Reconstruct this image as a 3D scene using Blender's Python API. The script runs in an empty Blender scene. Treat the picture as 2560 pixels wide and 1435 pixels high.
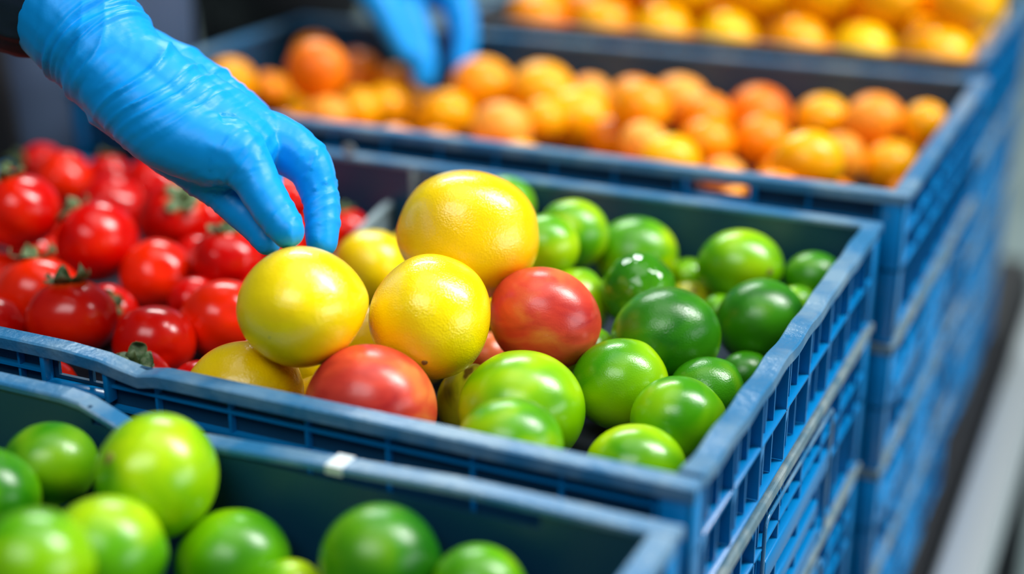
# Produce crates on a packing line: tomatoes, lemons, limes and oranges, a gloved hand picking a lemon
import bpy, bmesh, math, random
import numpy as np
from mathutils import Vector, Matrix, noise, Quaternion

scene = bpy.context.scene
COL = scene.collection
FP = 3700.0
PITCH = math.radians(21.15); YAW = math.radians(24.63)
CAM = Vector((.1639, -.5487, .314))
FH = Vector((-math.sin(YAW), math.cos(YAW), 0)); RT = Vector((math.cos(YAW), math.sin(YAW), 0))
FW = FH*math.cos(PITCH) + Vector((0, 0, -math.sin(PITCH))); UP = RT.cross(FW)

def W(x, y, t):                      # point seen at pixel x,y at depth t
    return CAM + (FW + RT*((x-1280)/FP) + UP*((717.5-y)/FP))*t

def onY(x, y, Y):
    r = W(x, y, 1) - CAM
    return CAM + r*((Y-CAM.y)/r.y)

# ---------------------------------------------------------------- helpers
def tag(o, label=None, cat=None, group=None, kind=None):
    if label: o['label'] = label
    if cat: o['category'] = cat
    if group: o['group'] = group
    if kind: o['kind'] = kind
    return o

def link_mesh(name, me, mat, parent=None, smooth=False, loc=None):
    o = bpy.data.objects.new(name, me); COL.objects.link(o)
    if mat: me.materials.append(mat)
    if smooth:
        for p in me.polygons: p.use_smooth = True
    if parent:
        o.parent = parent
        o.matrix_parent_inverse = Matrix.Identity(4)
    if loc is not None: o.location = loc
    return o

def from_bm(name, bm, mat, parent=None, smooth=False, loc=None):
    me = bpy.data.meshes.new(name); bm.to_mesh(me); bm.free()
    return link_mesh(name, me, mat, parent, smooth, loc)

def empty(name, loc, rz=0):
    o = bpy.data.objects.new(name, None); COL.objects.link(o); o.location = loc; o.rotation_euler.z = rz
    o.empty_display_size = .02
    return o

def box(bm, x0, x1, y0, y1, z0, z1):
    vs = [bm.verts.new((x, y, z)) for x in (x0, x1) for y in (y0, y1) for z in (z0, z1)]
    for f in ((0,1,3,2),(4,6,7,5),(0,4,5,1),(2,3,7,6),(0,2,6,4),(1,5,7,3)):
        bm.faces.new([vs[i] for i in f])
    return vs

def bevel(o, w, seg=2):
    m = o.modifiers.new('bevel', 'BEVEL'); m.width = w; m.segments = seg; m.limit_method = 'ANGLE'
    for p in o.data.polygons: p.use_smooth = True
    try:
        m.harden_normals = False
    except Exception: pass
    return o

def tube(bm, pts, r, seg=8, caps=True):
    rings = []
    n = len(pts)
    rr = r if hasattr(r, '__len__') else [r]*n
    prev = None
    for i, p in enumerate(pts):
        p = Vector(p)
        d = (Vector(pts[min(i+1, n-1)]) - Vector(pts[max(i-1, 0)])).normalized()
        if prev is None:
            a = d.orthogonal().normalized()
        else:
            a = (prev - d*prev.dot(d)).normalized()
        prev = a
        b = d.cross(a)
        rings.append([bm.verts.new(p + (a*math.cos(2*math.pi*k/seg)+b*math.sin(2*math.pi*k/seg))*rr[i]) for k in range(seg)])
    for i in range(n-1):
        for k in range(seg):
            bm.faces.new((rings[i][k], rings[i][(k+1)%seg], rings[i+1][(k+1)%seg], rings[i+1][k]))
    if caps:
        bm.faces.new(list(reversed(rings[0]))); bm.faces.new(rings[-1])

# ---------------------------------------------------------------- materials
def mat_new(name):
    m = bpy.data.materials.new(name); m.use_nodes = True
    nt = m.node_tree; bs = nt.nodes['Principled BSDF']
    return m, nt, bs

def nd(nt, t, **kw):
    n = nt.nodes.new(t)
    for k, v in kw.items():
        if k in n.inputs.keys() if isinstance(k, str) else False: n.inputs[k].default_value = v
        else: setattr(n, k, v)
    return n

def setin(n, **kw):
    for k, v in kw.items(): n.inputs[k.replace('_', ' ')].default_value = v

def simple(name, col, rough=.5, metal=0, bump=0, bscale=100, coat=0, c2=None, nscale=20):
    m, nt, bs = mat_new(name)
    bs.inputs['Base Color'].default_value = (*col, 1); bs.inputs['Roughness'].default_value = rough
    bs.inputs['Metallic'].default_value = metal
    if coat: bs.inputs['Coat Weight'].default_value = coat
    tc = nd(nt, 'ShaderNodeTexCoord')
    if c2:
        no = nd(nt, 'ShaderNodeTexNoise'); no.inputs['Scale'].default_value = nscale; no.inputs['Detail'].default_value = 6
        nt.links.new(tc.outputs['Object'], no.inputs['Vector'])
        cr = nd(nt, 'ShaderNodeValToRGB'); cr.color_ramp.elements[0].position = .42; cr.color_ramp.elements[1].position = .68
        cr.color_ramp.elements[0].color = (*col, 1); cr.color_ramp.elements[1].color = (*c2, 1)
        nt.links.new(no.outputs['Fac'], cr.inputs['Fac']); nt.links.new(cr.outputs['Color'], bs.inputs['Base Color'])
    if bump:
        no = nd(nt, 'ShaderNodeTexNoise'); no.inputs['Scale'].default_value = bscale; no.inputs['Detail'].default_value = 4
        nt.links.new(tc.outputs['Object'], no.inputs['Vector'])
        b = nd(nt, 'ShaderNodeBump'); b.inputs['Strength'].default_value = bump; b.inputs['Distance'].default_value = .001
        nt.links.new(no.outputs['Fac'], b.inputs['Height']); nt.links.new(b.outputs['Normal'], bs.inputs['Normal'])
    return m

def fruit_mat(name, cols, nscale, rough, pore=0, pscale=900, sss=.0, coat=0, grad=None, warp=.6, streak=None, spec=.5, lo=.35, hi=.65, fine=0, rnd=.35):
    """cols: (a, b) mixed by noise in object space; grad: colour at the stem pole (stored in the attribute pole)."""
    m, nt, bs = mat_new(name)
    tc = nd(nt, 'ShaderNodeTexCoord'); oi = nd(nt, 'ShaderNodeObjectInfo')
    L = nt.links.new
    off = nd(nt, 'ShaderNodeVectorMath', operation='SCALE'); off.inputs[0].default_value = (7, 3, 5)
    L(oi.outputs['Random'], off.inputs['Scale'])
    add = nd(nt, 'ShaderNodeVectorMath', operation='ADD'); L(tc.outputs['Object'], add.inputs[0]); L(off.outputs['Vector'], add.inputs[1])
    src = add.outputs['Vector']
    if streak:
        mp = nd(nt, 'ShaderNodeMapping'); mp.inputs['Scale'].default_value = streak; L(src, mp.inputs['Vector']); srcs = mp.outputs['Vector']
    else: srcs = src
    no = nd(nt, 'ShaderNodeTexNoise'); no.inputs['Scale'].default_value = nscale; no.inputs['Detail'].default_value = 2 + 3*bool(streak)
    no.inputs['Distortion'].default_value = warp
    L(srcs, no.inputs['Vector'])
    # per-fruit bias
    ma = nd(nt, 'ShaderNodeMath', operation='MULTIPLY_ADD'); L(oi.outputs['Random'], ma.inputs[0]); ma.inputs[1].default_value = rnd; ma.inputs[2].default_value = -rnd/2
    sm = nd(nt, 'ShaderNodeMath', operation='ADD'); L(no.outputs['Fac'], sm.inputs[0]); L(ma.outputs[0], sm.inputs[1])
    cr = nd(nt, 'ShaderNodeValToRGB'); e = cr.color_ramp.elements
    e[0].position = lo; e[0].color = (*cols[0], 1); e[1].position = hi; e[1].color = (*cols[-1], 1)
    if len(cols) == 3:
        k = e.new((lo+hi)/2); k.color = (*cols[1], 1)
    L(sm.outputs[0], cr.inputs['Fac']); out = cr.outputs['Color']
    if grad:
        at = nd(nt, 'ShaderNodeAttribute'); at.attribute_name = 'pole'
        g = nd(nt, 'ShaderNodeValToRGB'); g.color_ramp.elements[0].position = grad[1]; g.color_ramp.elements[0].color = (0,0,0,1)
        g.color_ramp.elements[1].position = grad[2]; g.color_ramp.elements[1].color = (1,1,1,1)
        L(at.outputs['Fac'], g.inputs['Fac'])
        mx = nd(nt, 'ShaderNodeMix', data_type='RGBA'); L(g.outputs['Color'], mx.inputs[0]); L(out, mx.inputs[6]); mx.inputs[7].default_value = (*grad[0], 1)
        out = mx.outputs[2]
    L(out, bs.inputs['Base Color'])
    bs.inputs['Roughness'].default_value = rough
    bs.inputs['Specular IOR Level'].default_value = spec
    if coat:
        bs.inputs['Coat Weight'].default_value = coat; bs.inputs['Coat Roughness'].default_value = .12
    if sss:
        bs.inputs['Subsurface Weight'].default_value = sss; bs.inputs['Subsurface Scale'].default_value = .006
        bs.inputs['Subsurface Radius'].default_value = (1, .5, .15)
    bumps = None
    if pore:
        vo = nd(nt, 'ShaderNodeTexVoronoi'); vo.inputs['Scale'].default_value = pscale; L(src, vo.inputs['Vector'])
        b = nd(nt, 'ShaderNodeBump'); b.inputs['Strength'].default_value = pore; b.inputs['Distance'].default_value = .0006
        L(vo.outputs['Distance'], b.inputs['Height']); bumps = b.outputs['Normal']
    if fine:
        n2 = nd(nt, 'ShaderNodeTexNoise'); n2.inputs['Scale'].default_value = 130; n2.inputs['Detail'].default_value = 3
        if streak: L(srcs, n2.inputs['Vector'])
        else: L(src, n2.inputs['Vector'])
        b2 = nd(nt, 'ShaderNodeBump'); b2.inputs['Strength'].default_value = fine; b2.inputs['Distance'].default_value = .001
        L(n2.outputs['Fac'], b2.inputs['Height'])
        if bumps: L(bumps, b2.inputs['Normal'])
        bumps = b2.outputs['Normal']
    if bumps: L(bumps, bs.inputs['Normal'])
    return m

M = {}
M['tomato'] = fruit_mat('tomato_skin', [(.62,.002,.0),(.90,.020,.0)], 22, .20, grad=((.90,.09,.003), .80, 1.0), fine=.05, rnd=.5)
M['calyx'] = simple('tomato_calyx', (.07,.15,.045), .55, bump=.6, bscale=900, c2=(.24,.31,.16), nscale=260)
M['stalk'] = simple('tomato_stalk', (.10,.16,.05), .6, bump=.4, bscale=700)
M['lemon'] = fruit_mat('lemon_peel', [(.90,.57,.0),(.95,.71,.0)], 14, .20, pore=.30, pscale=1000, fine=.35, coat=.4, rnd=.3, grad=((.80,.60,.01), .93, 1.0), spec=.45)
M['lime'] = fruit_mat('lime_peel', [(.02,.17,.001),(.10,.36,.0),(.36,.58,.0)], 19, .27, pore=.10, pscale=1000, fine=.15, lo=.34, hi=.66, rnd=.2)
M['lime_dark'] = fruit_mat('dark_lime_peel', [(.010,.12,.002),(.035,.22,.001),(.17,.38,.001)], 20, .27, pore=.15, pscale=1000, fine=.2, lo=.36, hi=.72, rnd=.12)
M['lime_light'] = fruit_mat('light_lime_peel', [(.045,.26,.0),(.20,.47,.0),(.40,.62,.0)], 17, .24, pore=.08, pscale=1000, fine=.12, lo=.36, hi=.64, rnd=.12)
M['lime_wet'] = fruit_mat('wet_lime_peel', [(.02,.15,.004),(.05,.24,.004),(.10,.32,.004)], 14, .07, pore=.5, pscale=260, fine=.4, rnd=.1)
M['lime_yellow'] = fruit_mat('yellowing_lime_peel', [(.10,.06,.004),(.40,.42,.005),(.52,.52,.01)], 26, .3, fine=.3, lo=.30, hi=.5, warp=2.5, rnd=.0)
M['apple'] = fruit_mat('red_apple_skin', [(.38,.014,.012),(.64,.05,.025),(.74,.17,.04)], 24, .3, pore=.05, fine=.10, lo=.35, hi=.72, streak=(1,1,2.2), rnd=.1)
M['orange'] = fruit_mat('orange_peel', [(.90,.25,.0),(.95,.40,.0)], 20, .3, pore=.15, spec=.3, pscale=500, rnd=.6)
M['mandarin'] = fruit_mat('yellow_orange_peel', [(.95,.38,.0),(.97,.53,.0)], 20, .27, pore=.12, spec=.3, pscale=500, rnd=.3)
M['peach'] = fruit_mat('peach_orange_peel', [(.90,.28,.01),(.95,.40,.05)], 20, .4, pore=.12, spec=.3, pscale=500, rnd=.4)
M['redorange'] = fruit_mat('red_orange_peel', [(.75,.13,.0),(.88,.25,.0)], 20, .38, pore=.12, spec=.3, pscale=500, rnd=.3)
M['scar'] = simple('stem_scar', (.16,.10,.015), .8, bump=.5, bscale=900, c2=(.3,.3,.05), nscale=300)
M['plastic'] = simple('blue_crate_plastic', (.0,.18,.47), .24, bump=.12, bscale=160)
M['bottom'] = simple('dark_crate_bottom', (.002,.012,.028), .9)  # near-black: the shade in the gaps between fruit is put into this colour
M['plastic_dark'] = simple('navy_crate_wall_plastic', (.002,.045,.105), .45, bump=.1, bscale=120)  # navy walls, darkened so the shade between the ribs is in the colour
M['rim'] = simple('worn_crate_rim', (.02,.14,.30), .30, bump=.5, bscale=260, c2=(.15,.26,.36), nscale=30)
M['rim_charcoal'] = simple('charcoal_crate_rim', (.05,.06,.075), .4, bump=.3, bscale=260, c2=(.09,.10,.12), nscale=30)  # far crate's front and back rim, their shade painted in as dark grey
M['charcoal'] = simple('charcoal_crate_wall', (.028,.028,.034), .5)  # far crate's walls, their shade painted in as dark grey
M['rim_grey'] = simple('scuffed_grey_rim', (.09,.17,.22), .35, bump=.6, bscale=240, c2=(.26,.31,.31), nscale=60)
M['grey_plastic'] = simple('grey_divider_plastic', (.20,.27,.30), .4, bump=.2, bscale=200)
M['tape'] = simple('tape_remnant', (.55,.62,.66), .4)
M['metal'] = simple('brushed_steel', (.66,.72,.75), .32, metal=.6, bump=.1, bscale=300)
M['belt'] = simple('dark_rubber_belt', (.008,.009,.011), .7, bump=.3, bscale=400)
M['frame'] = simple('conveyor_frame_paint', (.012,.014,.018), .5)
M['floor'] = simple('sealed_concrete', (.16,.21,.215), .45, c2=(.23,.29,.29), nscale=2.5)
M['wallm'] = simple('painted_wall', (.12,.16,.155), .7)
M['leafbit'] = simple('leaf_scraps', (.10,.20,.10), .6, bump=.5, bscale=500, c2=(.28,.36,.24), nscale=300)

def glove_mat():
    m, nt, bs = mat_new('nitrile_glove')
    L = nt.links.new
    bs.inputs['Base Color'].default_value = (.0, .285, .78, 1)
    bs.inputs['Roughness'].default_value = .42
    bs.inputs['Specular IOR Level'].default_value = .25
    tc = nd(nt, 'ShaderNodeTexCoord')
    n = nd(nt, 'ShaderNodeTexNoise'); n.inputs['Scale'].default_value = 90; n.inputs['Detail'].default_value = 5
    L(tc.outputs['Object'], n.inputs['Vector'])
    b = nd(nt, 'ShaderNodeBump'); b.inputs['Strength'].default_value = .16; b.inputs['Distance'].default_value = .002
    L(n.outputs['Fac'], b.inputs['Height']); L(b.outputs['Normal'], bs.inputs['Normal'])
    return m
M['glove'] = glove_mat()
M['jacket'] = simple('navy_jacket_cloth', (.010,.018,.036), .65, bump=.6, bscale=90)
M['jacket'].node_tree.nodes['Principled BSDF'].inputs['Specular IOR Level'].default_value = .2
M['apron'] = simple('slate_blue_apron_cloth', (.045,.075,.14), .7, bump=.4, bscale=60)
M['strap'] = simple('black_strap', (.004,.005,.008), .6)
M['blackcloth'] = simple('black_work_cloth', (.006,.007,.011), .8, bump=.3, bscale=60)

# ---------------------------------------------------------------- fruit
def sphere_dirs(sub):
    bm = bmesh.new(); bmesh.ops.create_icosphere(bm, subdivisions=sub, radius=1)
    vs = np.array([v.co[:] for v in bm.verts]); fs = [[v.index for v in f.verts] for f in bm.faces]
    bm.free(); return vs, fs
SPH = {k: sphere_dirs(k) for k in (3, 4, 5)}
aR, aU, aF = (np.array(v) for v in (RT, UP, FW))

def frame_of(ax):
    ax = Vector(ax).normalized(); o = ax.orthogonal().normalized(); return o, ax.cross(o), ax

def fruit_radius(kind, dirs, ax, seed):
    """radius field of a unit fruit with stem axis ax"""
    o, p, ax = (np.array(v) for v in frame_of(ax))
    c = dirs @ ax; phi = np.arctan2(dirs @ p, dirs @ o); s = np.sqrt(np.maximum(0, 1-c*c))
    rng = random.Random(seed)
    r = np.ones(len(dirs))
    if kind == 'tomato':
        r += .02*np.cos(5*phi+rng.random()*6)*s*s*np.clip(c+.3, 0, 1) + .012*np.cos(3*phi+rng.random()*6)*s
        r -= .16*np.exp(-((1-c)/.030)) + .05*np.exp(-((1+c)/.02))
        r *= 1 - .05*c*c
    elif kind == 'lemon':
        r += .045*np.exp(-((1-c)/.05)) - .03*np.exp(-((1+c)/.01)) + .022*np.cos(2*phi+1)*s + .014*np.cos(5*phi+seed)*s*s + .02*np.cos(3*np.arccos(np.clip(c,-1,1))+seed)*s
    elif kind == 'apple':
        r -= .10*np.exp(-((1-c)/.035)); r += .02*np.cos(3*phi)*s + .02*c
    elif kind == 'lime':
        r += .05*np.exp(-((1-c)/.04)) - .015*np.exp(-((1+c)/.01))
    else:
        r -= .03*np.exp(-((1-c)/.02)) + .02*c*c
    # gentle irregularity
    q = np.array([rng.uniform(-1, 1) for _ in range(9)]).reshape(3, 3)
    k = dirs @ (q*2.2).T + np.array([rng.random()*6 for _ in range(3)])
    r += .010*np.sin(k).sum(1)
    return r, c

def make_fruit(name, kind, mat, rec, stem, seed, sub=4, roll=0, label=None, cat=None, group=None):
    x, y, z, a, b = rec
    dirs, faces = SPH[sub]
    r, c = fruit_radius(kind, dirs, stem, seed)
    P = dirs*r[:, None]
    d = math.sqrt(a*b)
    ca, sa = math.cos(roll), math.sin(roll)
    e1 = aR*ca + aU*sa; e2 = -aR*sa + aU*ca
    X = np.outer(P @ e1, e1)*a + np.outer(P @ e2, e2)*b + np.outer(P @ aF, aF)*d
    me = bpy.data.meshes.new(name)
    me.from_pydata(X.tolist(), [], faces)
    at = me.attributes.new('pole', 'FLOAT', 'POINT'); at.data.foreach_set('value', c.astype(np.float32))
    o = link_mesh(name, me, mat, smooth=True, loc=(x, y, z))
    tag(o, label, cat, group)
    # surface point along the stem
    def surf(dr):
        dr = np.array(Vector(dr).normalized()); rr, _ = fruit_radius(kind, dr[None, :], stem, seed)
        q = dr*rr[0]
        return Vector(e1*(q@e1)*a + e2*(q@e2)*b + aF*(q@aF)*d)
    return o, surf

def cv(dx, dy, tw):                  # direction given as right / up / towards the viewer
    return (RT*dx + UP*dy - FW*tw).normalized()

def add_calyx(o, surf, stem, size, seed, dry=0.0):
    rng = random.Random(seed)
    u, v, ax = frame_of(stem)
    base = surf(stem)
    bm = bmesh.new()
    n = rng.choice((5, 5, 6)); ph = rng.random()*6
    for k in range(n):
        an = ph + 2*math.pi*k/n + rng.uniform(-.25, .25)
        L_ = size*rng.uniform(.55, 1.0); wd = size*.40
        lift = rng.uniform(.25, 1.3) + dry
        rad = u*math.cos(an) + v*math.sin(an); side = ax.cross(rad)
        prevs = None; tw = rng.uniform(-.5, .5)
        for i in range(7):
            s = i/6
            # hug the skin, then curl up
            w_ = wd*(math.sin(math.pi*min(1, .22+s*.78))**.8)*(1 if i < 6 else .05)
            dr = (ax + rad*(.04 + s*L_/max(base.length, 1e-6)))
            p = surf(dr) + ax*(.0006 + lift*L_*s*s*.6) + rad*(-.3*lift*L_*s**3)
            sd = (side + ax*tw*s).normalized()
            row = [bm.verts.new(p - sd*w_*.5), bm.verts.new(p + ax*.0006 + (side.cross(rad))*0), bm.verts.new(p + sd*w_*.5)]
            if prevs:
                bm.faces.new((prevs[0], prevs[1], row[1], row[0])); bm.faces.new((prevs[1], prevs[2], row[2], row[1]))
            prevs = row
    c = from_bm('calyx', bm, M['calyx'], o, smooth=True)
    m = c.modifiers.new('solid', 'SOLIDIFY'); m.thickness = .0006; m.offset = 1
    bm = bmesh.new()
    bend = u*rng.uniform(-.4, .4) + v*rng.uniform(-.4, .4)
    hl = size*rng.uniform(.3, .45)
    tube(bm, [base + ax*(-.001), base + ax*hl*.4, base + (ax + bend*.4)*hl*.8, base + (ax+bend)*hl], [size*.13, size*.09, size*.08, size*.12], 8)
    from_bm('stalk', bm, M['stalk'], c, smooth=True)

def add_scar(o, surf, dr, size, mat=None, name='stem_scar'):
    u, v, ax = frame_of(dr)
    p = surf(dr); bm = bmesh.new()
    bmesh.ops.create_uvsphere(bm, u_segments=12, v_segments=8, radius=1)
    R3 = Matrix((u, v, ax)).transposed()
    for w in bm.verts:
        q = Vector((w.co.x*size*(1+.2*math.sin(3*math.atan2(w.co.y, w.co.x))), w.co.y*size, w.co.z*size*.25))
        w.co = R3 @ q + p
    return from_bm(name, bm, mat or M['scar'], o, smooth=True)

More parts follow.
